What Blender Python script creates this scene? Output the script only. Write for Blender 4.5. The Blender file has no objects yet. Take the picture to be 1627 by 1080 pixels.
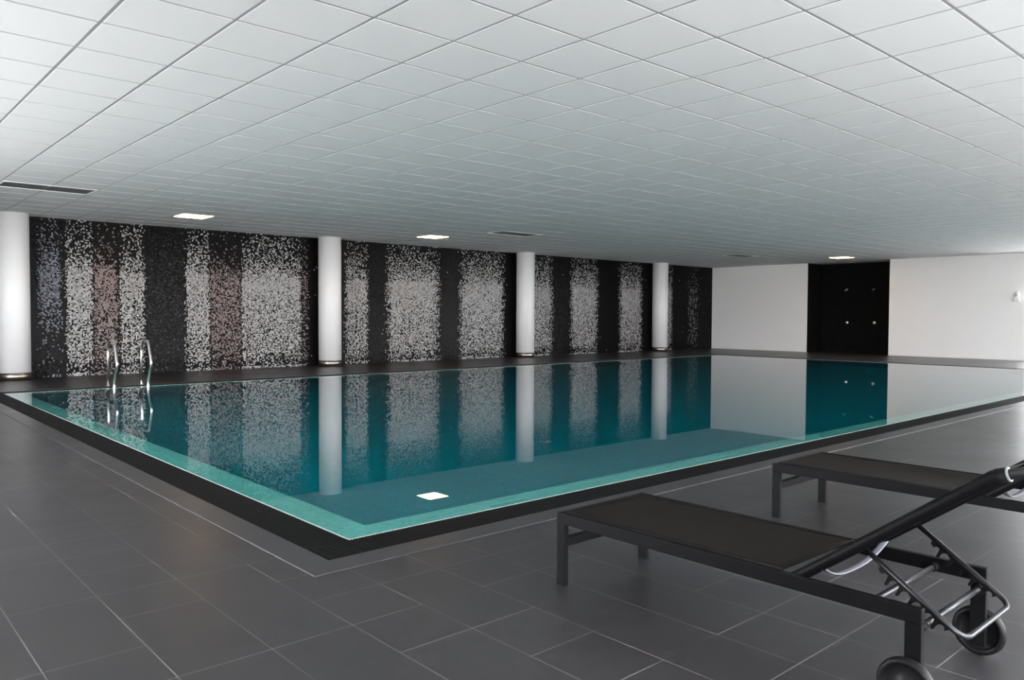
import bpy, bmesh, math, random
from mathutils import Vector, Matrix
random.seed(7)
sc = bpy.context.scene
COL = sc.collection

# ------------------------------------------------------------------ camera
F_PX, W_PX = 1242.75, 1627
CAM = Vector((-0.760, -2.907, 1.208))
yaw, pitch, roll = math.radians(48.0876), math.radians(-1.8328), math.radians(0.2549)
cp, sp, cy, sy = math.cos(pitch), math.sin(pitch), math.cos(yaw), math.sin(yaw)
fwd = Vector((cy*cp, sy*cp, sp)); rt = Vector((sy, -cy, 0)); up = rt.cross(fwd)
r2 = rt*math.cos(roll) + up*math.sin(roll); u2 = -rt*math.sin(roll) + up*math.cos(roll)
cam = bpy.data.cameras.new('camera'); cam.sensor_width = 36; cam.lens = F_PX/W_PX*36
cam.clip_start = 0.05; cam.clip_end = 200
co = bpy.data.objects.new('camera', cam); COL.objects.link(co)
co.matrix_world = Matrix(((r2.x, u2.x, -fwd.x, CAM.x), (r2.y, u2.y, -fwd.y, CAM.y), (r2.z, u2.z, -fwd.z, CAM.z), (0, 0, 0, 1)))
sc.camera = co

# ------------------------------------------------------------------ world, exposure
w = bpy.data.worlds.new('overcast_sky'); sc.world = w; w.use_nodes = True
bg = w.node_tree.nodes['Background']; bg.inputs[0].default_value = (0.97, 0.97, 1.0, 1); bg.inputs[1].default_value = 6.5
sc.view_settings.view_transform = 'Standard'; sc.view_settings.look = 'None'
sc.view_settings.exposure = 2.08; sc.view_settings.gamma = 1.0; sc.view_settings.use_curve_mapping = False
sc.cycles.max_bounces = 12; sc.cycles.diffuse_bounces = 6; sc.cycles.transmission_bounces = 8
sc.cycles.glossy_bounces = 6; sc.cycles.transparent_max_bounces = 12
sc.cycles.sample_clamp_indirect = 6
sc.cycles.use_denoising = True

# room numbers
H = 2.99
X0, X1, Y0, Y1 = -2.6, 24.3, -4.2, 13.85
PX0, PX1, PY0, PY1 = 1.38, 20.1, 0.78, 10.8      # water edge
GW, CW = 0.27, 0.17                               # grate, coping width
RX = 25.3                                         # shower recess back
RY0, RY1 = 7.41, 10.1

def portal(loc, rot, sx, sy_):
    l = bpy.data.lights.new('daylight_portal', 'AREA'); l.shape = 'RECTANGLE'; l.size = sx; l.size_y = sy_
    l.cycles.is_portal = True
    o = bpy.data.objects.new('daylight_portal', l); COL.objects.link(o); o.location = loc; o.rotation_euler = rot
NEARWIN = [(-2.2 + i*3.3, -2.2 + i*3.3 + (2.3 if i < 3 else 1.7)) for i in range(8)]       # x ranges on wall_near
LEFTWIN = [(1.7, 4.1), (4.5, 6.9), (7.3, 9.3)]       # y ranges on wall_side
BACKWIN = [(-3.6, -1.6), (0.9, 3.72)]
WZ0, WZ1 = 0.06, 2.48
for a, b in NEARWIN: portal(((a+b)/2, Y0-0.12, (WZ0+WZ1)/2), (math.radians(90), 0, 0), b-a, WZ1-WZ0)
for a, b in LEFTWIN: portal((X0-0.12, (a+b)/2, (WZ0+WZ1)/2), (math.radians(90), 0, math.radians(-90)), b-a, WZ1-WZ0)
for a, b in BACKWIN: portal((X1+0.12, (a+b)/2, (WZ0+WZ1)/2), (math.radians(90), 0, math.radians(90)), b-a, WZ1-WZ0)

# ------------------------------------------------------------------ node helpers
class N:
    def __init__(s, name):
        s.m = bpy.data.materials.new(name); s.m.use_nodes = True; s.t = s.m.node_tree
        s.b = s.t.nodes['Principled BSDF']; s.out = s.t.nodes['Material Output']
    def n(s, kind, **kw):
        x = s.t.nodes.new('ShaderNode'+kind)
        for k, v in kw.items(): setattr(x, k, v)
        return x
    def l(s, a, b): s.t.links.new(a, b)
    def val(s, x, inp):
        if hasattr(x, 'node'): s.l(x, inp)
        else: inp.default_value = x
    def math(s, op, a, b=0.0, c=None, clamp=False):
        x = s.n('Math', operation=op, use_clamp=clamp); s.val(a, x.inputs[0]); s.val(b, x.inputs[1])
        if c is not None: s.val(c, x.inputs[2])
        return x.outputs[0]
    def vmath(s, op, a, b):
        x = s.n('VectorMath', operation=op); s.val(a, x.inputs[0]); s.val(b, x.inputs[1]); return x.outputs[0]
    def mix(s, f, a, b):
        x = s.n('Mix', data_type='RGBA'); s.val(f, x.inputs[0]); s.val(a, x.inputs[6]); s.val(b, x.inputs[7]); return x.outputs[2]
    def pos(s):
        g = s.n('NewGeometry'); sp_ = s.n('SeparateXYZ'); s.l(g.outputs['Position'], sp_.inputs[0]); return g.outputs['Position'], sp_.outputs
    def ramp(s, f, stops, interp='LINEAR'):
        x = s.n('ValToRGB'); x.color_ramp.interpolation = interp; e = x.color_ramp.elements
        while len(e) > 1: e.remove(e[0])
        e[0].position = stops[0][0]; e[0].color = c4(stops[0][1])
        for p_, c_ in stops[1:]: q = e.new(p_); q.color = c4(c_)
        s.val(f, x.inputs[0]); return x.outputs[0]
    def noise(s, vec, scale, detail=3, rough=0.5):
        x = s.n('TexNoise'); x.inputs['Scale'].default_value = scale; x.inputs['Detail'].default_value = detail
        x.inputs['Roughness'].default_value = rough; s.l(vec, x.inputs['Vector']); return x.outputs['Fac']
    def white(s, vec):
        x = s.n('TexWhiteNoise', noise_dimensions='3D'); s.l(vec, x.inputs['Vector']); return x.outputs['Value'], x.outputs['Color']
    def comb(s, a, b, c):
        x = s.n('CombineXYZ'); s.val(a, x.inputs[0]); s.val(b, x.inputs[1]); s.val(c, x.inputs[2]); return x.outputs[0]
    def set(s, col=None, rough=None, metal=None, spec=None, coat=None):
        if col is not None: s.val(c4(col) if not hasattr(col, 'node') else col, s.b.inputs['Base Color'])
        if rough is not None: s.val(rough, s.b.inputs['Roughness'])
        if metal is not None: s.b.inputs['Metallic'].default_value = metal
        if spec is not None: s.b.inputs['Specular IOR Level'].default_value = spec
        if coat is not None: s.b.inputs['Coat Weight'].default_value = coat
        return s
    def bump(s, h, strength, dist):
        x = s.n('Bump'); x.inputs['Strength'].default_value = strength; x.inputs['Distance'].default_value = dist
        s.l(h, x.inputs['Height']); s.l(x.outputs[0], s.b.inputs['Normal'])
def c4(c):
    if isinstance(c, (int, float)): return (c, c, c, 1)
    return tuple(c) + (1,) if len(c) == 3 else tuple(c)

def speckled(name, col, rough, amp=0.08, scale=30, metal=0, spec=0.5, bump=0.0):
    m = N(name); P, _ = m.pos(); f = m.noise(P, scale, 4)
    k = m.math('MULTIPLY_ADD', f, 2*amp, 1-amp)
    x = m.n('Mix', data_type='RGBA', blend_type='MULTIPLY'); x.inputs[0].default_value = 1; x.inputs[6].default_value = c4(col)
    m.l(m.comb(k, k, k), x.inputs[7]); m.set(x.outputs[2], rough, metal, spec)
    if bump: m.bump(f, bump, 0.002)
    return m.m

M = {}
M['white_paint'] = speckled('white_wall_paint', (0.84, 0.82, 0.81), 0.55, 0.02, 3)
M['column_paint'] = speckled('white_column_paint', (0.78, 0.765, 0.768), 0.4, 0.015, 3)
M['ceiling_tile'] = speckled('mineral_ceiling_tile', (0.62, 0.622, 0.625), 0.85, 0.03, 160)
M['tbar'] = speckled('ceiling_grid_bar', (0.29, 0.29, 0.30), 0.5, 0.02, 20)  # darker than the white tiles: joint shade is put into the bar colour
M['frame_white'] = speckled('window_frame_paint', (0.7, 0.7, 0.7), 0.4, 0.02, 10)
M['terrace'] = speckled('pale_terrace_concrete', (0.60, 0.595, 0.58), 0.8, 0.1, 4)
M['brushed'] = speckled('brushed_steel', (0.42, 0.355, 0.31), 0.33, 0.25, 40, 1.0)
M['chrome'] = speckled('polished_steel', (0.93, 0.91, 0.90), 0.3, 0.02, 10, 1.0)
M['alu_dark'] = speckled('charcoal_powder_coat', (0.0030, 0.0030, 0.0036), 0.5, 0.15, 300, 0.0, 0.08, 0.05)
M['alu_satin'] = speckled('satin_charcoal_metal', (0.012, 0.012, 0.015), 0.36, 0.1, 200, 0.25)
M['bow_metal'] = speckled('coated_metal_painted_sheen', (0.17, 0.17, 0.205), 0.4, 0.05, 60, 0.1)  # pale lilac tone stands in for windows reflected on the bar's top face
M['rubber'] = speckled('black_wheel_plastic', (0.006, 0.006, 0.0065), 0.42, 0.1, 60, 0, 0.14)
M['black_plastic'] = speckled('black_plastic', (0.0055, 0.0055, 0.0058), 0.55, 0.1, 60, 0, 0.07)
M['white_plastic'] = speckled('white_plastic', (0.8, 0.8, 0.78), 0.35, 0.02, 30)
M['rim_grout'] = speckled('pale_green_rim_grout', (0.26, 0.33, 0.31), 0.6, 0.1, 60)
M['hem'] = speckled('pale_webbing', (0.14, 0.16, 0.16), 0.5, 0.1, 100)
M['vent_grey'] = speckled('grey_vent_slats', (0.13, 0.135, 0.135), 0.5, 0.05, 40)
M['vent_dark'] = speckled('dark_vent_cavity', (0.05, 0.05, 0.05), 0.7, 0.05, 40)

def mat_floor(name, x_off, y_off, pitch, col, joints=True):
    m = N(name); P, o = m.pos(); x, y = o[0], o[1]
    u = m.math('DIVIDE', m.math('SUBTRACT', x, x_off), pitch); v = m.math('DIVIDE', m.math('SUBTRACT', y, y_off), pitch)
    fu = m.math('FLOOR', u); fv = m.math('FLOOR', v)
    tv, tc = m.white(m.comb(fu, fv, 3.0))
    n1 = m.noise(P, 1.3, 4, 0.6); n2 = m.noise(P, 22, 5, 0.6); n3 = m.noise(P, 0.55, 2)
    k = m.math('ADD', m.math('MULTIPLY', n1, 0.30), m.math('ADD', m.math('MULTIPLY', n2, 0.16), m.math('MULTIPLY_ADD', tv, 0.10, 0.70)))
    base = m.n('Mix', data_type='RGBA', blend_type='MULTIPLY'); base.inputs[0].default_value = 1
    m.l(m.mix(n3, c4((col[0]*1.08, col[1]*0.98, col[2]*0.93)), c4((col[0]*0.94, col[1]*1.0, col[2]*1.07))), base.inputs[6]); m.l(m.comb(k, k, k), base.inputs[7])
    bcol = base.outputs[2]
    if joints:
        # distance to nearest grid line in metres, with a random visibility for every joint segment
        ru = m.math('ROUND', u); rv = m.math('ROUND', v)
        du = m.math('MULTIPLY', m.math('ABSOLUTE', m.math('SUBTRACT', u, ru)), pitch)
        dv = m.math('MULTIPLY', m.math('ABSOLUTE', m.math('SUBTRACT', v, rv)), pitch)
        lu = m.math('LESS_THAN', du, 0.0021); lv = m.math('LESS_THAN', dv, 0.0021)
        wu, _ = m.white(m.comb(ru, fv, 11.0)); wv, _ = m.white(m.comb(fu, rv, 29.0))
        su = m.math('MULTIPLY_ADD', wu, 0.6, 0.4); sv = m.math('MULTIPLY_ADD', m.math('GREATER_THAN', wv, 0.4), 0.75, 0.08)
        j = m.math('MAXIMUM', m.math('MULTIPLY', lu, su), m.math('MULTIPLY', lv, sv))
        j = m.math('MULTIPLY', j, m.math('MULTIPLY_ADD', m.noise(P, 3.0, 2), 1.3, -0.05, clamp=True))
        bcol = m.mix(j, bcol, c4((0.22, 0.21, 0.205)))
    m.set(bcol, m.math('MULTIPLY_ADD', n1, 0.18, 0.26), 0, 0.36)
    m.bump(n2, 0.06, 0.002)
    return m.m
M['floor'] = mat_floor('dark_grey_stone_tiles', 0.79, 0.07, 0.33, (0.0255, 0.0242, 0.0260))
M['coping'] = mat_floor('dark_grey_coping_stone', 0.79, 0.07, 0.66, (0.030, 0.030, 0.032), False)

def mat_pooltile(name, col, line):
    m = N(name); P, o = m.pos(); s_ = 0.025
    g = m.n('NewGeometry')
    fr = []
    for a in (0, 1, 2):
        q = m.math('DIVIDE', m.math('ADD', o[a], 50.0031), s_); f = m.math('FRACT', q); fr.append((m.math('FLOOR', q), m.math('GREATER_THAN', m.math('ABSOLUTE', m.math('SUBTRACT', f, 0.5)), 0.44)))
    tv, _ = m.white(m.comb(fr[0][0], fr[1][0], fr[2][0]))
    nn = m.n('SeparateXYZ'); m.l(g.outputs['Normal'], nn.inputs[0])
    ls = None
    for a in (0, 1, 2):
        k = m.math('MULTIPLY', fr[a][1], m.math('LESS_THAN', m.math('ABSOLUTE', nn.outputs[a]), 0.5))
        ls = k if ls is None else m.math('MAXIMUM', ls, k)
    k = m.math('MULTIPLY_ADD', tv, 0.22, 0.88)
    x = m.n('Mix', data_type='RGBA', blend_type='MULTIPLY'); x.inputs[0].default_value = 1; x.inputs[6].default_value = c4(col); m.l(m.comb(k, k, k), x.inputs[7])
    m.set(m.mix(ls, x.outputs[2], c4(line)), 0.35)
    return m.m
M['pool_tile'] = mat_pooltile('sea_green_pool_mosaic', (0.13, 0.67, 0.67), (0.10, 0.50, 0.50))
M['ledge_tile'] = mat_pooltile('pale_mint_edge_mosaic', (0.31, 0.97, 0.89), (0.18, 0.64, 0.59))

def mat_mosaic():
    m = N('black_and_pearl_wall_mosaic'); P, o = m.pos(); x, z = o[0], o[2]; t = 0.0245
    fu = m.math('FLOOR', m.math('DIVIDE', x, t)); fv = m.math('FLOOR', m.math('DIVIDE', z, t))
    h1, hc = m.white(m.comb(fu, fv, 1.0)); h2, _ = m.white(m.comb(fu, fv, 7.0))
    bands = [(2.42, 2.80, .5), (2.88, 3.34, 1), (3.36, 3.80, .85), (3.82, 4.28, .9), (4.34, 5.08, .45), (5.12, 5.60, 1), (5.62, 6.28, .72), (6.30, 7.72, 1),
             (7.74, 7.90, .45), (8.92, 9.45, .95), (10.06, 11.66, 1), (12.38, 13.94, 1), (14.9, 15.9, 1), (16.72, 17.93, 1), (19.02, 20.15, 1), (21.3, 21.8, .9), (22.85, 23.35, .16)]  # the last, faint band paints in a glitter of light near the corner
    D = None
    for i in range(0, len(bands), 4):
        r = None
        for a, b, d in bands[i:i+4]:
            up_ = m.n('MapRange', interpolation_type='SMOOTHSTEP'); m.l(x, up_.inputs[0]); up_.inputs[1].default_value = a-(0.12 if a > 8 else 0.05); up_.inputs[2].default_value = a+(0.20 if a > 8 and b-a > .6 else 0.06); up_.inputs[3].default_value = 0; up_.inputs[4].default_value = 1
            dn = m.n('MapRange', interpolation_type='SMOOTHSTEP'); m.l(x, dn.inputs[0]); dn.inputs[1].default_value = b-(0.20 if a > 8 and b-a > .6 else 0.06); dn.inputs[2].default_value = b+(0.12 if a > 8 else 0.05); dn.inputs[3].default_value = d; dn.inputs[4].default_value = 0
            k = m.math('MULTIPLY', up_.outputs[0], dn.outputs[0]); r = k if r is None else m.math('MAXIMUM', r, k)
        D = r if D is None else m.math('MAXIMUM', D, r)
    # vertical blend, a little different from column to column
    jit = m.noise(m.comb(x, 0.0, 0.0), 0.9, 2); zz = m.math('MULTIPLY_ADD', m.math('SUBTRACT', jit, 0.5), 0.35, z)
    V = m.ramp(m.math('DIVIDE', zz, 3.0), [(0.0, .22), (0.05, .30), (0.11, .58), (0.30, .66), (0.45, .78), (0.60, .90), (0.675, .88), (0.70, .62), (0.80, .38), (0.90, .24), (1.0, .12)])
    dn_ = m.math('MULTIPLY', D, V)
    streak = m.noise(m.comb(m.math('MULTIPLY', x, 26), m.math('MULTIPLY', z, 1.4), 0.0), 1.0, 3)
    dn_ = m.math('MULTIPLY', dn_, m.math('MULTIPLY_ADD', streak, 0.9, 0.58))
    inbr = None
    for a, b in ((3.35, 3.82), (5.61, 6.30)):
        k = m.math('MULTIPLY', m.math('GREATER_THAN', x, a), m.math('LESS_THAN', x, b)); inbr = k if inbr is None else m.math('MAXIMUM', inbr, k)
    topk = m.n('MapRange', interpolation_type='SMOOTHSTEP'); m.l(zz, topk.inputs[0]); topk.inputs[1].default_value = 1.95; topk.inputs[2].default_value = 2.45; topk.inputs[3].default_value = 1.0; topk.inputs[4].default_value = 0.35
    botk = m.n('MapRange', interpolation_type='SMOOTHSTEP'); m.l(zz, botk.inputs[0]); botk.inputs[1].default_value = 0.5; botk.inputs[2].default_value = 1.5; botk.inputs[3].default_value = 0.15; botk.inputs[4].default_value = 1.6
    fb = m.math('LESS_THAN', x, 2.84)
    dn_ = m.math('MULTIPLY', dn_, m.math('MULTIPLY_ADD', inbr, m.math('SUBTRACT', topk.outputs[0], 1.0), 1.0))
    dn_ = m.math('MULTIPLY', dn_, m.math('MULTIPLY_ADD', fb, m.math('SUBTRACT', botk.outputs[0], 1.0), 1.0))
    dn_ = m.math('ADD', dn_, m.math('MULTIPLY', D, m.math('MULTIPLY', m.math('LESS_THAN', z, 0.05), 0.4)))  # painted glints: extra bright specks along the floor line
    dn_ = m.math('ADD', dn_, 0.0012)
    on = m.math('LESS_THAN', h1, dn_)
    # warm brown bands between the pale ones
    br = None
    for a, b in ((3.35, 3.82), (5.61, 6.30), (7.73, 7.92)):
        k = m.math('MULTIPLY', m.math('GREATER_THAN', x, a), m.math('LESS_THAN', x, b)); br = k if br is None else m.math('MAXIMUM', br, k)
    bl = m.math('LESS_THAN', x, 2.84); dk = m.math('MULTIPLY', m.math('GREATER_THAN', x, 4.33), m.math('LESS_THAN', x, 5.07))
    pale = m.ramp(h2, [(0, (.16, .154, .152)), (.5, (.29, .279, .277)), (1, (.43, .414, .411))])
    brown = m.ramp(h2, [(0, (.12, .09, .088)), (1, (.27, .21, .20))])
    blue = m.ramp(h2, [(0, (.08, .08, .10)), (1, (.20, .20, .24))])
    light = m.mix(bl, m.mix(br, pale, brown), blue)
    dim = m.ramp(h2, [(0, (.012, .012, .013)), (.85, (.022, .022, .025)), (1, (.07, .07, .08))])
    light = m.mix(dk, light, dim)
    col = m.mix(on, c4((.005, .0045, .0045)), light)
    m.set(col, 0.28, 0, 0.05)
    # every glass tile sits at its own slight tilt
    tilt = m.vmath('MULTIPLY', m.vmath('SUBTRACT', hc, (0.5, 0.5, 0.5)), (0.16, 0.0, 0.16))
    g = m.n('NewGeometry'); nv = m.n('VectorMath', operation='NORMALIZE'); m.l(m.vmath('ADD', g.outputs['Normal'], tilt), nv.inputs[0]); m.l(nv.outputs[0], m.b.inputs['Normal'])
    return m.m
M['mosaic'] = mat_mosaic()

def mat_black_tile():
    m = N('black_shower_mosaic'); P, o = m.pos(); t = 0.025
    hv, hc = m.white(m.comb(m.math('FLOOR', m.math('DIVIDE', o[0], t)), m.math('FLOOR', m.math('DIVIDE', o[1], t)), m.math('FLOOR', m.math('DIVIDE', o[2], t))))
    m.set(m.ramp(hv, [(0, (.003, .003, .003)), (1, (.009, .009, .009))]), 0.4, 0, 0.04); return m.m
M['black_tile'] = mat_black_tile()

def mat_fabric():
    m = N('dark_brown_mesh_sling'); P, o = m.pos()
    a = m.math('SINE', m.math('MULTIPLY', o[0], 3100)); b = m.math('SINE', m.math('MULTIPLY', m.math('ADD', o[1], o[2]), 3100)); wv = m.math('MULTIPLY', a, b)
    n1 = m.noise(m.comb(m.math('MULTIPLY', o[0], 4), m.math('MULTIPLY', o[1], 24), 0.0), 1.0, 2)
    k = m.math('ADD', m.math('MULTIPLY', wv, 0.12), m.math('MULTIPLY_ADD', n1, 0.3, 0.85))
    x = m.n('Mix', data_type='RGBA', blend_type='MULTIPLY'); x.inputs[0].default_value = 1; x.inputs[6].default_value = (.0062, .0048, .0034, 1); m.l(m.comb(k, k, k), x.inputs[7])
    m.set(x.outputs[2], 0.7, 0, 0.1); return m.m
M['fabric'] = mat_fabric()

def mat_water():
    m = N('pool_water'); m.t.nodes.remove(m.b)
    r = m.n('BsdfRefraction'); r.inputs['Roughness'].default_value = 0.0; r.inputs['IOR'].default_value = 1.333
    g = m.n('BsdfGlossy'); g.inputs['Roughness'].default_value = 0.0; g.inputs['Color'].default_value = (1, 1, 1, 1)
    f = m.n('Fresnel'); f.inputs['IOR'].default_value = 1.5
    x = m.n('MixShader'); m.l(f.outputs[0], x.inputs[0]); m.l(r.outputs[0], x.inputs[1]); m.l(g.outputs[0], x.inputs[2]); m.l(x.outputs[0], m.out.inputs['Surface'])
    v = m.n('VolumeAbsorption'); v.inputs['Color'].default_value = (0.12, 0.912, 0.955, 1); v.inputs['Density'].default_value = 1.35
    m.l(v.outputs[0], m.out.inputs['Volume']); return m.m
M['water'] = mat_water()

def mat_glass():
    m = N('window_glass'); m.t.nodes.remove(m.b)
    t = m.n('BsdfTransparent'); t.inputs[0].default_value = (.94, .96, .95, 1); g = m.n('BsdfGlossy'); g.inputs['Roughness'].default_value = 0.0
    f = m.n('LayerWeight'); f.inputs[0].default_value = 0.5; k = m.math('MULTIPLY_ADD', m.math('POWER', f.outputs['Facing'], 5.0), 0.8, 0.05)
    x = m.n('MixShader'); m.l(k, x.inputs[0]); m.l(t.outputs[0], x.inputs[1]); m.l(g.outputs[0], x.inputs[2])
    m.l(x.outputs[0], m.out.inputs['Surface']); return m.m
M['glass'] = mat_glass()

def mat_lamp():
    m = N('warm_lamp_diffuser'); m.set((.9, .8, .7), 0.5); m.b.inputs['Emission Color'].default_value = (1.0, .62, .28, 1); m.b.inputs['Emission Strength'].default_value = 4.5; return m.m
M['lamp'] = mat_lamp()

# ------------------------------------------------------------------ mesh helpers
def box(bm, a, b):
    x0, y0, z0 = a; x1, y1, z1 = b
    v = [bm.verts.new(p) for p in ((x0,y0,z0),(x1,y0,z0),(x1,y1,z0),(x0,y1,z0),(x0,y0,z1),(x1,y0,z1),(x1,y1,z1),(x0,y1,z1))]
    for f in ((0,3,2,1),(4,5,6,7),(0,1,5,4),(1,2,6,5),(2,3,7,6),(3,0,4,7)): bm.faces.new([v[i] for i in f])
def quad(bm, *p): return bm.faces.new([bm.verts.new(q) for q in p])
def tube(bm, pts, r, n=12, cap=True, flat=None):
    pts = [Vector(p) for p in pts]; rings = []; ref = None
    for i, p in enumerate(pts):
        d = (pts[min(i+1, len(pts)-1)] - pts[max(i-1, 0)]).normalized()
        if ref is None:
            ref = Vector((0, 0, 1)) if abs(d.z) < 0.9 else Vector((0, 1, 0))
        a = (ref - d*ref.dot(d)).normalized(); ref = a; b = d.cross(a)
        rr = r[i] if isinstance(r, (list, tuple)) else r
        ra, rb = (rr, rr) if flat is None else flat
        rings.append([bm.verts.new(p + a*(ra*math.cos(t)) + b*(rb*math.sin(t))) for t in [2*math.pi*k/n for k in range(n)]])
    for i in range(len(rings)-1):
        for k in range(n):
            f = bm.faces.new([rings[i][k], rings[i][(k+1) % n], rings[i+1][(k+1) % n], rings[i+1][k]]); f.smooth = True
    if cap: bm.faces.new(list(reversed(rings[0]))); bm.faces.new(rings[-1])
def rounded(pts, rad, n=5):
    """polyline with rounded corners"""
    pts = [Vector(p) for p in pts]; out = [pts[0]]
    for i in range(1, len(pts)-1):
        p = pts[i]; a = (pts[i-1]-p); b = (pts[i+1]-p); r = min(rad, a.length*0.45, b.length*0.45)
        s = p + a.normalized()*r; e = p + b.normalized()*r
        for k in range(n+1):
            t = k/n; out.append(s*(1-t)**2 + p*2*t*(1-t) + e*t*t)
    out.append(pts[-1]); return out
def lathe(bm, prof, n=48, axis='Z', c=(0, 0, 0), cap=False):
    rings = []
    for r, h in prof:
        ring = []
        for k in range(n):
            t = 2*math.pi*k/n
            p = (r*math.cos(t), r*math.sin(t), h) if axis == 'Z' else (h, r*math.cos(t), r*math.sin(t))
            ring.append(bm.verts.new((p[0]+c[0], p[1]+c[1], p[2]+c[2])))
        rings.append(ring)
    for i in range(len(rings)-1):
        for k in range(n):
            f = bm.faces.new([rings[i][k], rings[i][(k+1) % n], rings[i+1][(k+1) % n], rings[i+1][k]]); f.smooth = True
    if cap: bm.faces.new(list(reversed(rings[0]))); bm.faces.new(rings[-1])
def obj(name, bm, mat, parent=None, bevel=0.0, seg=2, fixn=True):
    if fixn: bmesh.ops.recalc_face_normals(bm, faces=bm.faces)
    me = bpy.data.meshes.new(name); bm.to_mesh(me); bm.free(); me.materials.append(mat)
    o = bpy.data.objects.new(name, me); COL.objects.link(o)
    if parent is not None: o.parent = parent
    if bevel:
        b = o.modifiers.new('bevel', 'BEVEL'); b.width = bevel; b.segments = seg; b.limit_method = 'ANGLE'; b.harden_normals = False
    return o
def B(): return bmesh.new()
def boxobj(name, a, b, mat, parent=None, bevel=0.0):
    bm = B(); box(bm, a, b); return obj(name, bm, mat, parent, bevel)
def struct(o): o['kind'] = 'structure'; return o
def tag(o, label, cat, group=None):
    o['label'] = label; o['category'] = cat
    if group: o['group'] = group
    return o
def thing(name, label, cat, loc=(0, 0, 0), group=None):
    o = bpy.data.objects.new(name, None); COL.objects.link(o); o.location = loc; o.empty_display_size = 0.1
    return tag(o, label, cat, group)
def copy_tree(o, parent=None):
    c = o.copy(); COL.objects.link(c)
    if parent is not None: c.parent = parent
    for ch in [k for k in COL.objects if k.parent == o]: copy_tree(ch, c)
    return c
def smooth(o):
    for p in o.data.polygons: p.use_smooth = True
    return o

# ------------------------------------------------------------------ room shell
# floor: slab ring around the pool (its top is the tiled surface), plus the shower recess floor
ox0, oy0, ox1, oy1 = PX0-GW-CW, PY0-GW-CW, PX1+GW+CW, PY1+GW+CW
bm = B()
for a, b in (((X0-.2, Y0-.2), (ox0, Y1+.2)), ((ox1, Y0-.2), (RX+.2, Y1+.2)), ((ox0, Y0-.2), (ox1, oy0)), ((ox0, oy1), (ox1, Y1+.2))):
    box(bm, (a[0], a[1], -.25), (b[0], b[1], 0))
struct(obj('floor', bm, M['floor']))
# coping: raised 4 mm, one continuous rim
bm = B()
def ring(bm, x0, y0, x1, y1, w_, z0, z1):
    box(bm, (x0, y0, z0), (x1, y0+w_, z1)); box(bm, (x0, y1-w_, z0), (x1, y1, z1))
    box(bm, (x0, y0+w_, z0), (x0+w_, y1-w_, z1)); box(bm, (x1-w_, y0+w_, z0), (x1, y1-w_, z1))
g = 0.004
def frame_solid(bm, x0, y0, x1, y1, w_, z0, z1):
    o4 = [(x0, y0), (x1, y0), (x1, y1), (x0, y1)]; i4 = [(x0+w_, y0+w_), (x1-w_, y0+w_), (x1-w_, y1-w_), (x0+w_, y1-w_)]
    v = {}
    for nm, pts in (('o', o4), ('i', i4)):
        for zi, z in enumerate((z0, z1)):
            for k, p in enumerate(pts): v[nm, zi, k] = bm.verts.new((p[0], p[1], z))
    for k in range(4):
        j = (k+1) % 4
        bm.faces.new([v['o', 1, k], v['o', 1, j], v['i', 1, j], v['i', 1, k]]); bm.faces.new([v['o', 0, k], v['i', 0, k], v['i', 0, j], v['o', 0, j]])
        bm.faces.new([v['o', 0, k], v['o', 0, j], v['o', 1, j], v['o', 1, k]]); bm.faces.new([v['i', 0, k], v['i', 1, k], v['i', 1, j], v['i', 0, j]])
frame_solid(bm, ox0+g, oy0+g, ox1-g, oy1-g, CW-g, -.2, 0.005)
struct(obj('trim_1', bm, M['coping'], bevel=0.002))

# ceiling: tegular tiles hanging 8 mm below the grid bars
LIGHTS = [(7, 19), (16, 19), (37, 13)]                 # (i, j) cells of 0.6 m
VENTS = [(2, 16), (17, 16), (32, 16)]                  # two cells long in x
skip = set(LIGHTS) | {(i+k, j) for i, j in VENTS for k in (0, 1)}
bm = B()
i0, i1, j0, j1 = math.floor(X0/.6)-0, math.ceil(RX/.6), math.floor(Y0/.6), math.ceil(Y1/.6)
d, c_, hz = 0.012, 0.001, 0.003
for i in range(i0, i1):
    for j in range(j0, j1):
        if (i, j) in skip: continue
        xa, xb, ya, yb = i*.6, i*.6+.6, j*.6, j*.6+.6
        a = [bm.verts.new((x, y, H+hz)) for x, y in ((xa+d, ya+d), (xb-d, ya+d), (xb-d, yb-d), (xa+d, yb-d))]
        b = [bm.verts.new((x, y, H+c_*.5)) for x, y in ((xa+d, ya+d), (xb-d, ya+d), (xb-d, yb-d), (xa+d, yb-d))]
        c = [bm.verts.new((x, y, H)) for x, y in ((xa+d+c_, ya+d+c_), (xb-d-c_, ya+d+c_), (xb-d-c_, yb-d-c_), (xa+d+c_, yb-d-c_))]
        for k in range(4):
            q = (k+1) % 4; bm.faces.new([a[k], b[k], b[q], a[q]]); bm.faces.new([b[k], c[k], c[q], b[q]])
        bm.faces.new(list(reversed(c)))
ceil = struct(obj('ceiling', bm, M['ceiling_tile'], fixn=False))
bm = B()
for i in range(i0, i1+1): box(bm, (i*.6-d-.002, j0*.6, H+hz), (i*.6+d+.002, j1*.6, H+hz+.03))
for j in range(j0, j1+1): box(bm, (i0*.6, j*.6-d-.002, H+hz+.0005), (i1*.6, j*.6+d+.002, H+hz+.0305))
struct(obj('trim_2', bm, M['tbar']))
struct(boxobj('ceiling', (X0-.3, Y0-.3, H+.25), (RX+.3, Y1+.3, H+.4), M['vent_dark']))

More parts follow.
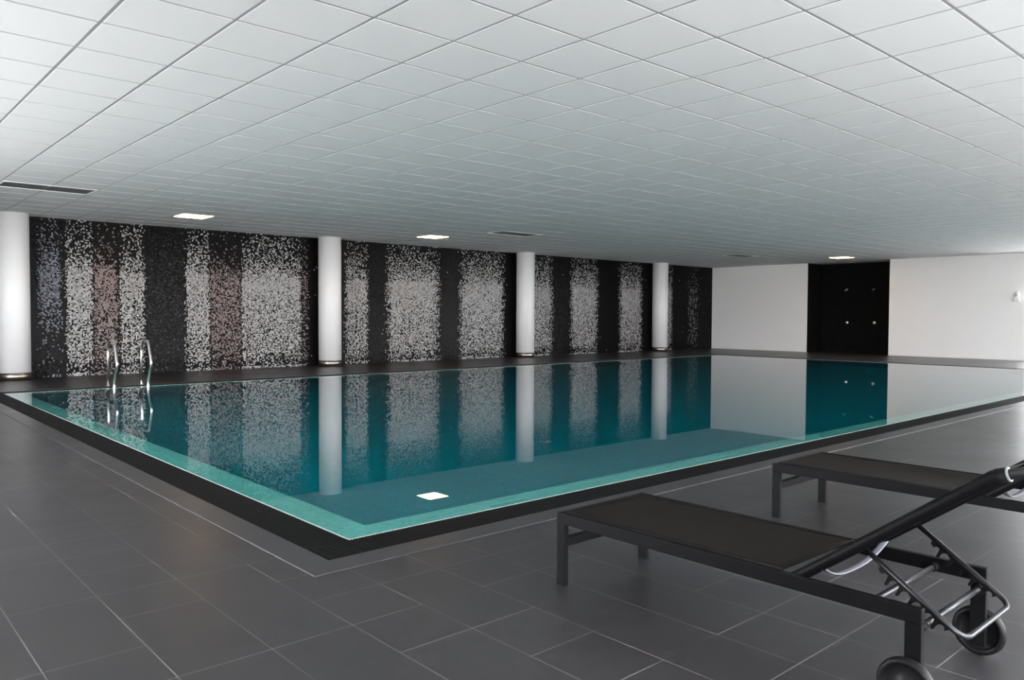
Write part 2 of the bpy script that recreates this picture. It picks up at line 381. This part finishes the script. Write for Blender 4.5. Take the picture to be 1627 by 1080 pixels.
# walls
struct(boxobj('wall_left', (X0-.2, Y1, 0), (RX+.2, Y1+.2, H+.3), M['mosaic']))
bm = B()
box(bm, (X1, RY1, 0), (RX+.2, Y1, H+.3)); box(bm, (X1, BACKWIN[1][1], 0), (RX+.2, RY0, H+.3))
for a, b, zz in ((BACKWIN[0][1], BACKWIN[1][0], 0), (Y0-.2, BACKWIN[0][0], 0)): box(bm, (X1, a, zz), (X1+.25, b, H+.3))
for a, b in BACKWIN: box(bm, (X1, a, WZ1), (X1+.25, b, H+.3)); box(bm, (X1, a, 0), (X1+.25, b, WZ0))
struct(obj('wall_back', bm, M['white_paint']))
bm = B()
box(bm, (RX-.02, RY0, 0), (RX+.2, RY1, H+.3)); box(bm, (X1+.003, RY1-.02, 0), (RX-.02, RY1, H+.3)); box(bm, (X1+.003, RY0, 0), (RX-.02, RY0+.02, H+.3))
struct(obj('wall_recess', bm, M['black_tile']))
def winwall(name, axis, fixed, lo, hi, wins, outw):
    bm = B(); a0, a1 = (fixed-outw, fixed) if outw > 0 else (fixed, fixed-outw)
    def add(p, q, z0, z1):
        if axis == 'x': box(bm, (p, a0, z0), (q, a1, z1))
        else: box(bm, (a0, p, z0), (a1, q, z1))
    cur = lo
    for a, b in wins: add(cur, a, 0, H+.3); add(a, b, 0, WZ0); add(a, b, WZ1, H+.3); cur = b
    add(cur, hi, 0, H+.3)
    return struct(obj(name, bm, M['white_paint']))
winwall('wall_near', 'x', Y0, X0-.2, X1+.25, NEARWIN, .2)
winwall('wall_side', 'y', X0, Y0, Y1, LEFTWIN, .2)
bm = B()
box(bm, (X1-.012, RY1+.002, .001), (X1, Y1, .075)); box(bm, (X1-.012, BACKWIN[1][1], .001), (X1, RY0-.002, .075))
struct(obj('baseboard_back', bm, M['white_paint'], bevel=.002))
wi = 0
def window(axis, fixed, a, b):
    global wi; wi += 1
    bm = B(); t = .05
    def add(p, q, z0, z1, dd=.03):
        if axis == 'x': box(bm, (p, fixed-dd, z0), (q, fixed+dd, z1))
        else: box(bm, (fixed-dd, p, z0), (fixed+dd, q, z1))
    add(a, a+t, WZ0, WZ1); add(b-t, b, WZ0, WZ1); add(a+t, b-t, WZ0, WZ0+t); add(a+t, b-t, WZ1-t, WZ1)
    mid = (a+b)/2; add(mid-t/2, mid+t/2, WZ0+t, WZ1-t)
    fr = struct(obj('window_%d' % wi, bm, M['frame_white'], bevel=.003))
    bm = B()
    for p, q in ((a+t, mid-t/2), (mid+t/2, b-t)):
        if axis == 'x': quad(bm, (p, fixed, WZ0+t), (q, fixed, WZ0+t), (q, fixed, WZ1-t), (p, fixed, WZ1-t))
        else: quad(bm, (fixed, p, WZ0+t), (fixed, q, WZ0+t), (fixed, q, WZ1-t), (fixed, p, WZ1-t))
    obj('pane', bm, M['glass'], fr)
for a, b in NEARWIN: window('x', Y0-.08, a, b)
for a, b in LEFTWIN: window('y', X0-.08, a, b)
for a, b in BACKWIN: window('y', X1+.08, a, b)
# the terrace outside the windows
bm = B()
for a, b in (((-60, -60), (80, Y0-.2)), ((-60, Y0-.2), (X0-.2, 60)), ((X1+.25, Y0-.2), (80, BACKWIN[1][1])), ((RX+.2, BACKWIN[1][1]), (80, 60)), ((X0-.2, Y1+.2), (RX+.2, 60))):
    box(bm, (a[0], a[1], -.3), (b[0], b[1], -.04))
struct(obj('ground', bm, M['terrace']))

# ------------------------------------------------------------------ pool
LD, LW, PD = 0.055, 0.235, 1.35
bm = B()
def shell_ring(w0, w1, z0, z1, e=0.0):
    x0, y0, x1, y1 = PX0+w0, PY0+w0, PX1-w0, PY1-w0
    frame_solid(bm, x0, y0, x1, y1, w1-w0, z0, z1)
# rim wall with an overflow lip, a shallow ledge, the deep walls, the floor
frame_solid(bm, PX0-.012, PY0-.012, PX1+.012, PY1+.012, LW+.011, -PD-.2, -LD-.03)
box(bm, (PX0, PY0, -PD-.2), (PX1, PY1, -PD))
struct(obj('trim_3', bm, M['pool_tile']))
bm = B(); frame_solid(bm, PX0-.002, PY0-.002, PX1+.002, PY1+.002, LW+.002, -LD-.03, -LD); struct(obj('trim_6', bm, M['ledge_tile']))
wt = boxobj('pool_water', (PX0-.005, PY0-.005, -PD-.05), (PX1+.005, PY1+.005, -0.001), M['water'])
tag(wt, 'still clear teal water filling the long rectangular pool', 'water'); wt['kind'] = 'stuff'
bm = B(); frame_solid(bm, PX0-.012, PY0-.012, PX1+.012, PY1+.012, .010, -.3, 0.0015); struct(obj('trim_5', bm, M['rim_grout']))
# gutter channel below the grates
bm = B(); frame_solid(bm, PX0-GW-.004, PY0-GW-.004, PX1+GW+.004, PY1+GW+.004, GW, -.24, -.14)
struct(obj('trim_4', bm, M['black_plastic']))
# grates
def grate(label, x0, y0, x1, y1, along, drop):
    bm = B(); p = 0.0178; wd = 0.0092; z0, z1 = -.024, 0.0
    if along == 'x':
        n = int((x1-x0)/p)
        for k in range(n): box(bm, (x0+k*p, y0, z0), (x0+k*p+wd, y1, z1))
        box(bm, (x0, y0+.02, z0), (x1, y0+.03, z1-.006)); box(bm, (x0, y1-.03, z0), (x1, y1-.02, z1-.006))
    else:
        n = int((y1-y0)/p)
        for k in range(n): box(bm, (x0, y0+k*p, z0), (x1, y0+k*p+wd, z1))
        box(bm, (x0+.02, y0, z0), (x0+.03, y1, z1-.006)); box(bm, (x1-.03, y0, z0), (x1-.02, y1, z1-.006))
    return tag(obj('drainage_grate', bm, M['black_plastic']), label, 'grate', 'slatted drainage grates around the pool')
e = .013
grate('black slatted drainage grate on the near long side of the pool, beside the loungers', PX0-GW, PY0-GW, PX1+GW, PY0-e, 'x', 0)
grate('black slatted drainage grate on the short left side of the pool', PX0-GW, PY0-e+.002, PX0-e, PY1+e, 'y', 0)
grate('black slatted drainage grate on the far side of the pool, below the mosaic wall', PX0-GW, PY1+e, PX1+GW, PY1+GW, 'x', 0)
grate('black slatted drainage grate on the short far end of the pool, before the white wall', PX1+e, PY0-e+.002, PX1+GW, PY1+e-.002, 'y', 0)
# pool fittings
def inlet(loc, rot, label):
    t = thing('pool_inlet', label, 'pool fitting', loc, 'pool inlets'); t.rotation_euler = rot
    bm = B(); lathe(bm, [(.0, .012), (.045, .012), (.07, .006), (.075, 0)], 24); obj('cover', bm, M['white_plastic'], t)
    bm = B(); lathe(bm, [(.018, .012), (.022, .018), (.0, .018)], 16); obj('nozzle', bm, M['vent_grey'], t)
inlet((5.5, 3.5, -PD), (0, 0, 0), 'round pale inlet on the pool floor, seen through the teal water')
inlet((13.8, PY1-LW, -.85), (math.radians(90), 0, 0), 'small white round inlet under water in the far pool wall, nearer the middle column')
inlet((18.6, PY1-LW, -.85), (math.radians(90), 0, 0), 'small white round inlet under water in the far pool wall, nearer the white wall')

# ladder on the far side, near the left end
t = thing('pool_ladder', 'polished steel pool ladder with two looped handrails at the far pool edge', 'pool ladder', (3.13, 11.0, 0))
def rail(x):
    pts = rounded([(x, .115, 0.0), (x, .105, .62), (x, 10.98-11, .765), (x, 10.76-11, .75), (x, 10.68-11, .60), (x, 10.585-11, .38), (x, 10.73-11, .17), (x, 10.775-11, .05), (x, 10.775-11-.02, -.10), (x, 10.53-11, -.16), (x, 10.5-11, -1.15)], .07, 5)
    bm = B(); tube(bm, pts, .0205, 14); r = obj('handrail', bm, M['chrome'], t)
    bm = B(); lathe(bm, [(.0, .012), (.03, .012), (.036, .0)], 24, c=(x, .115, 0)); obj('deck_flange', bm, M['chrome'], r)
for x in (2.88-3.13, 3.40-3.13): rail(x)
for z in (-.35, -.65, -.95):
    bm = B(); box(bm, (-.245, -.54, z), (.245, -.46, z+.025)); obj('tread', bm, M['chrome'], t, bevel=.004)

# ------------------------------------------------------------------ columns
for x, lab in ((1.97, 'white round column at the left edge of the picture, left of the pool ladder'), (8.30, 'white round column just right of the widest pale mosaic band, second from the left'),
               (14.54, 'white round column in the middle of the mosaic wall, third from the left'), (20.80, 'white round column nearest the white wall, fourth from the left')):
    c = thing('round_column', lab, 'column', (x, 13.57, 0), 'round columns along the mosaic wall')
    bm = B(); lathe(bm, [(.262, .135), (.262, H+.006)], 64, cap=True); obj('shaft', bm, M['column_paint'], c)
    bm = B(); lathe(bm, [(.258, 0), (.258, .13), (.246, .134)], 64, cap=True); obj('base_ring', bm, M['brushed'], c)['label'] = 'brushed steel ring at the column foot'

# ------------------------------------------------------------------ ceiling fittings
LL = ['lit square warm ceiling light at the left, above the mosaic wall near the ladder', 'lit square warm ceiling light between the second and third column', 'lit square warm ceiling light in front of the black shower recess']
for (i, j), lab in zip(LIGHTS, LL):
    t = thing('ceiling_light', lab, 'ceiling light', (i*.6+.3, j*.6+.3, H), 'square recessed ceiling lights')
    bm = B(); frame_solid(bm, -.287, -.287, .287, .287, .03, -.004, .03); obj('frame', bm, M['frame_white'], t)
    bm = B(); box(bm, (-.257, -.257, -.010), (.257, .257, .028)); obj('diffuser', bm, M['lamp'], t)
VL_ = ['long slotted ceiling vent above the left column', 'long slotted ceiling vent between the second and third column, by the lit light', 'small distant ceiling vent in front of the white wall']
for (i, j), lab in zip(VENTS, VL_):
    t = thing('ceiling_vent', lab, 'vent', (i*.6+.6, j*.6+.3, H), 'long ceiling vents')
    bm = B(); frame_solid(bm, -.587, -.287, .587, .287, .022, -.006, .02); obj('frame', bm, M['frame_white'], t)
    bm = B(); box(bm, (-.565, -.265, .085), (.565, .265, .09)); obj('cavity', bm, M['vent_dark'], t)
    bm = B()
    for k in range(17):
        y = -.25+k*.0312
        quad(bm, (-.565, y, 0), (.565, y, 0), (.565, y+.02, .02), (-.565, y+.02, .02))
    obj('slats', bm, M['vent_grey'], t)

# ------------------------------------------------------------------ shower fittings and wall device
for y, s in ((9.2, 'left'), (8.29, 'right')):
    t = thing('wall_shower', 'small steel wall shower high in the black recess, %s of the two' % s, 'shower head', (RX-.02, y, 2.12), 'shower fittings in the black recess')
    bm = B(); lathe(bm, [(.0, 0), (.03, 0), (.03, -.008), (.012, -.012), (.012, -.07), (0, -.07)], 20, 'X'); obj('wall_arm', bm, M['chrome'], t)
    bm = B(); tube(bm, [(-.06, 0, .0), (-.09, 0, -.015), (-.12, 0, -.05)], [.014, .024, .036], 16); obj('spray_head', bm, M['chrome'], t)
    t = thing('shower_valve', 'round steel shower push valve in the black recess, %s of the two' % s, 'valve', (RX-.02, y, 1.0), 'shower fittings in the black recess')
    bm = B(); lathe(bm, [(.0, -.012), (.05, -.012), (.058, 0)], 24, 'X'); obj('plate', bm, M['chrome'], t)
    bm = B(); lathe(bm, [(.026, -.012), (.024, -.05), (.0, -.053)], 20, 'X'); obj('button', bm, M['chrome'], t)
t = thing('wall_alarm', 'small white alarm device on the white wall at the right edge', 'alarm', (X1, 3.93, 1.78))
bm = B(); lathe(bm, [(0, 0), (.07, 0), (.075, -.03), (.066, -.07), (.04, -.09), (0, -.092)], 28, 'X', (0, 0, .06)); obj('siren', bm, M['white_plastic'], t)
bm = B(); box(bm, (-.08, -.07, -.13), (0, .08, -.01)); obj('housing', bm, M['white_plastic'], t, bevel=.012)
bm = B(); lathe(bm, [(.018, .12), (.016, .165), (0, .17)], 16, c=(-.02, 0, 0)); obj('beacon', bm, M['white_plastic'], t)
bm = B(); box(bm, (-.096, -.03, .04), (-.088, .03, .052)); obj('slot', bm, M['vent_grey'], t)

# ------------------------------------------------------------------ loungers (local: x 0..0.60, y 0..-1.55 towards the head, z up; origin at near foot corner)
def make_lounger(label):
    L = thing('sun_lounger', label, 'sun lounger', (1.72, -.45, 0), 'dark sun loungers beside the pool')
    W, LEN, Z = .60, 1.55, .325
    al, sat = M['alu_dark'], M['alu_satin']
    for x0, x1 in ((0, .025), (W-.025, W)):
        bm = B(); box(bm, (x0, -LEN, Z-.05), (x1, 0, Z)); obj('side_rail', bm, al, L, bevel=.003)
    bm = B(); box(bm, (.025, -.03, Z-.05), (W-.025, -.001, Z-.001)); obj('end_rail', bm, al, L, bevel=.003)
    for x0, x1 in ((0, .025), (W-.025, W)):
        bm = B(); box(bm, (x0, -.05, .008), (x1, -.0005, Z-.05)); lg = obj('leg', bm, al, L, bevel=.0025)
        bm = B(); box(bm, (x0+.001, -.049, 0), (x1-.001, -.0015, .008)); obj('foot_cap', bm, M['black_plastic'], lg)
        bm = B(); box(bm, (x0, -LEN, .045), (x1, -LEN+.05, Z-.05)); obj('leg', bm, al, L, bevel=.0025)
    bm = B(); box(bm, (.025, -.045, .175), (W-.025, -.012, .215)); obj('stretcher', bm, al, L, bevel=.003)
    # seat sling: slightly sagging sheet with edge beads
    bm = B(); nx, ny = 12, 24; V_ = []
    for jj in range(ny+1):
        row = []
        for ii in range(nx+1):
            u = ii/nx; v = jj/ny; row.append(bm.verts.new((.025+u*(W-.05), -.028-v*1.052, Z+.001-.010*math.sin(math.pi*u)*min(1, 4*v, 4*(1-v)+.15))))
        V_.append(row)
    for jj in range(ny):
        for ii in range(nx): f = bm.faces.new([V_[jj][ii], V_[jj][ii+1], V_[jj+1][ii+1], V_[jj+1][ii]]); f.smooth = True
    s = obj('seat_sling', bm, M['fabric'], L); so = s.modifiers.new('thickness', 'SOLIDIFY'); so.thickness = .003; so.offset = -1
    for x in (.031, W-.031):
        bm = B(); tube(bm, [(x, -.03, Z+.001), (x, -1.08, Z+.001)], .0055, 8); obj('edge_bead', bm, M['black_plastic'], s)
    bm = B(); box(bm, (.025, -1.112, Z-.022), (W-.025, -1.082, Z-.002)); o = obj('seat_crossbar', bm, M['alu_satin'], L, bevel=.003)
    # backrest
    ca, sa = math.cos(math.radians(36.5)), math.sin(math.radians(36.5))
    P0 = (-1.115, .300)
    def bp(x, s_, n_=0.0):      # point on the backrest line (s along it, n normal to it)
        return Vector((x, P0[0]-s_*ca+n_*sa, P0[1]+s_*sa+n_*ca))
    xa, xb = .048, W-.048
    S = .81
    e1 = [bp(xa, 0), bp(xa, S-.05)]
    def head(x, s_):
        c2_, s2_ = math.cos(math.radians(17)), math.sin(math.radians(17)); q = bp(x, S-.05); return Vector((x, q.y-s_*c2_, q.z+s_*s2_))
    path = rounded([bp(xa, 0), bp(xa, S-.05), head(xa, .17), head(xb, .17), bp(xb, S-.05), bp(xb, 0)], .06, 6)
    bm = B(); tube(bm, path, .0155, 16); fr = obj('backrest_frame', bm, sat, L)
    for x in (xa, xb):
        bm = B(); tube(bm, [bp(x, .0), bp(x, .01), bp(x, S-.055), head(x, .03)], [.019, .0205, .0205, .0205], 16); slv = obj('sling_sleeve', bm, M['alu_dark'], fr)
        bm = B(); tube(bm, [head(x, .030), head(x, .036)], .0215, 16); obj('hem_band', bm, M['hem'], slv)['label'] = 'pale hem band at the sleeve end'
    bm = B(); V_ = []
    for jj in range(21):
        row = []
        for ii in range(11):
            u = ii/10; s_ = .02+jj/20*(S-.06); q = bp(xa+u*(xb-xa), s_, .016-.014*math.sin(math.pi*u)); row.append(bm.verts.new(q))
        V_.append(row)
    for jj in range(20):
        for ii in range(10): f = bm.faces.new([V_[jj][ii], V_[jj][ii+1], V_[jj+1][ii+1], V_[jj+1][ii]]); f.smooth = True
    s = obj('back_sling', bm, M['fabric'], L); so = s.modifiers.new('thickness', 'SOLIDIFY'); so.thickness = .003
    # bowed bar below the backrest
    for s0 in (.115,):
        a = bp(xa, s0, -.010); b = bp(xb, s0, -.010)
        pts = []
        for k in range(25):
            u = k/24; sag = .060*(1-abs(2*u-1)**2.6); pts.append(Vector((a.x+u*(b.x-a.x), a.y+sag*.2, a.z-sag)))
        bm = B(); tube(bm, pts, .01, 12, flat=(.0035, .014)); bb = obj('bowed_bar', bm, M['bow_metal'], fr); bb['label'] = 'bowed bar under the backrest, window sheen painted into its grey'
        for q in (a, b):
            bm = B(); lathe(bm, [(0, -.012), (.007, -.012), (.007, .012), (0, .012)], 12, 'X', (q.x, q.y, q.z-.004)); obj('bolt', bm, sat, bb)
    # prop frame with toothed racks
    pa, pb = .082, W-.082
    yA, zA, yB, zB, yC, zC = -1.335, .452, -1.598, .262, -1.642, .236
    pts = rounded([(pa, yA, zA), (pa, yC, zC+.002), (pb, yC, zC+.002), (pb, yA, zA)], .055, 7)
    bm = B(); tube(bm, pts, .0088, 14); pf = obj('prop_frame', bm, sat, L)
    ln = math.hypot(yC-yA, zC-zA); ty, tz = (yC-yA)/ln, (zC-zA)/ln; ny_, nz_ = -tz, ty      # normal of the arm
    if nz_ > 0: ny_, nz_ = -ny_, -nz_
    for x in (pa, pb):
        prof = [(.075, .0), (.082, .016), (.098, .020)]
        prof = [(.070, .0), (.078, .020), (.092, .024), (.098, .014)]
        for k in range(5):
            s0 = .120+k*.043
            prof += [(s0-.011, .013), (s0-.007, .026), (s0-.004, .044), (s0+.002, .047), (s0+.006, .040), (s0+.004, .028), (s0+.007, .017), (s0+.014, .0105), (s0+.023, .0105), (s0+.029, .016)]
        prof[-1] = (.321, .020); prof += [(.326, .012), (.33, .0)]
        bm = B(); A = []; C = []
        for s_, n_ in prof:
            y = yA+ty*s_+ny_*n_; z = zA+tz*s_+nz_*n_
            A.append(bm.verts.new((x-.003, y, z))); C.append(bm.verts.new((x+.003, y, z)))
        bm.faces.new(A); bm.faces.new(list(reversed(C)))
        for k in range(len(A)): q = (k+1) % len(A); bm.faces.new([A[k], C[k], C[q], A[q]])
        obj('toothed_rack', bm, M['black_plastic'], pf)
        q = Vector((x, yA, zA)); bm = B(); tube(bm, [q, q+Vector((0, .012, .012))], .010, 10); lathe(bm, [(0, -.014), (.005, -.014), (.005, .014), (0, .014)], 12, 'X', tuple(q)); obj('pivot_bolt', bm, M['alu_satin'], pf)
    # two tubes across, with end collars
    for y, z in ((-1.535, .258), (-1.385, .297)):
        bm = B(); tube(bm, [(.026, y, z), (W-.026, y, z)], .0105, 14); tb = obj('cross_tube', bm, sat, L)
        for x in (.045, W-.045):
            bm = B(); tube(bm, [(x-.016, y, z), (x+.016, y, z)], .0150, 14); obj('collar', bm, M['black_plastic'], tb)
    # wheels
    for x0, sgn in ((-.004, -1), (W+.004, 1)):
        R = .087; c = (x0, -1.517, R)
        bm = B(); pr = [(0, .013), (.060, .013), (.065, .008), (.069, .001), (.075, 0), (.081, .002), (R-.001, .008), (R, .015), (R, .021), (R-.002, .028), (.081, .034), (.075, .036), (.070, .034), (.066, .028), (.062, .021), (.056, .019), (.020, .019), (.018, .023), (.012, .025), (0, .025)]
        lathe(bm, [(r, sgn*h) for r, h in pr], 64, 'X', c); wh = obj('wheel', bm, M['rubber'], L)
        bm = B(); lathe(bm, [(0, -sgn*.034), (.008, -sgn*.034), (.008, 0), (.0, 0)], 14, 'X', c); obj('axle', bm, M['chrome'], wh)
    return L
l1 = make_lounger('near dark metal sun lounger with raised backrest and both wheels in view')
l2 = copy_tree(l1); l2.location = (3.53, -.475, 0); l2['label'] = 'further dark sun lounger, behind the near one and cut by the right edge'
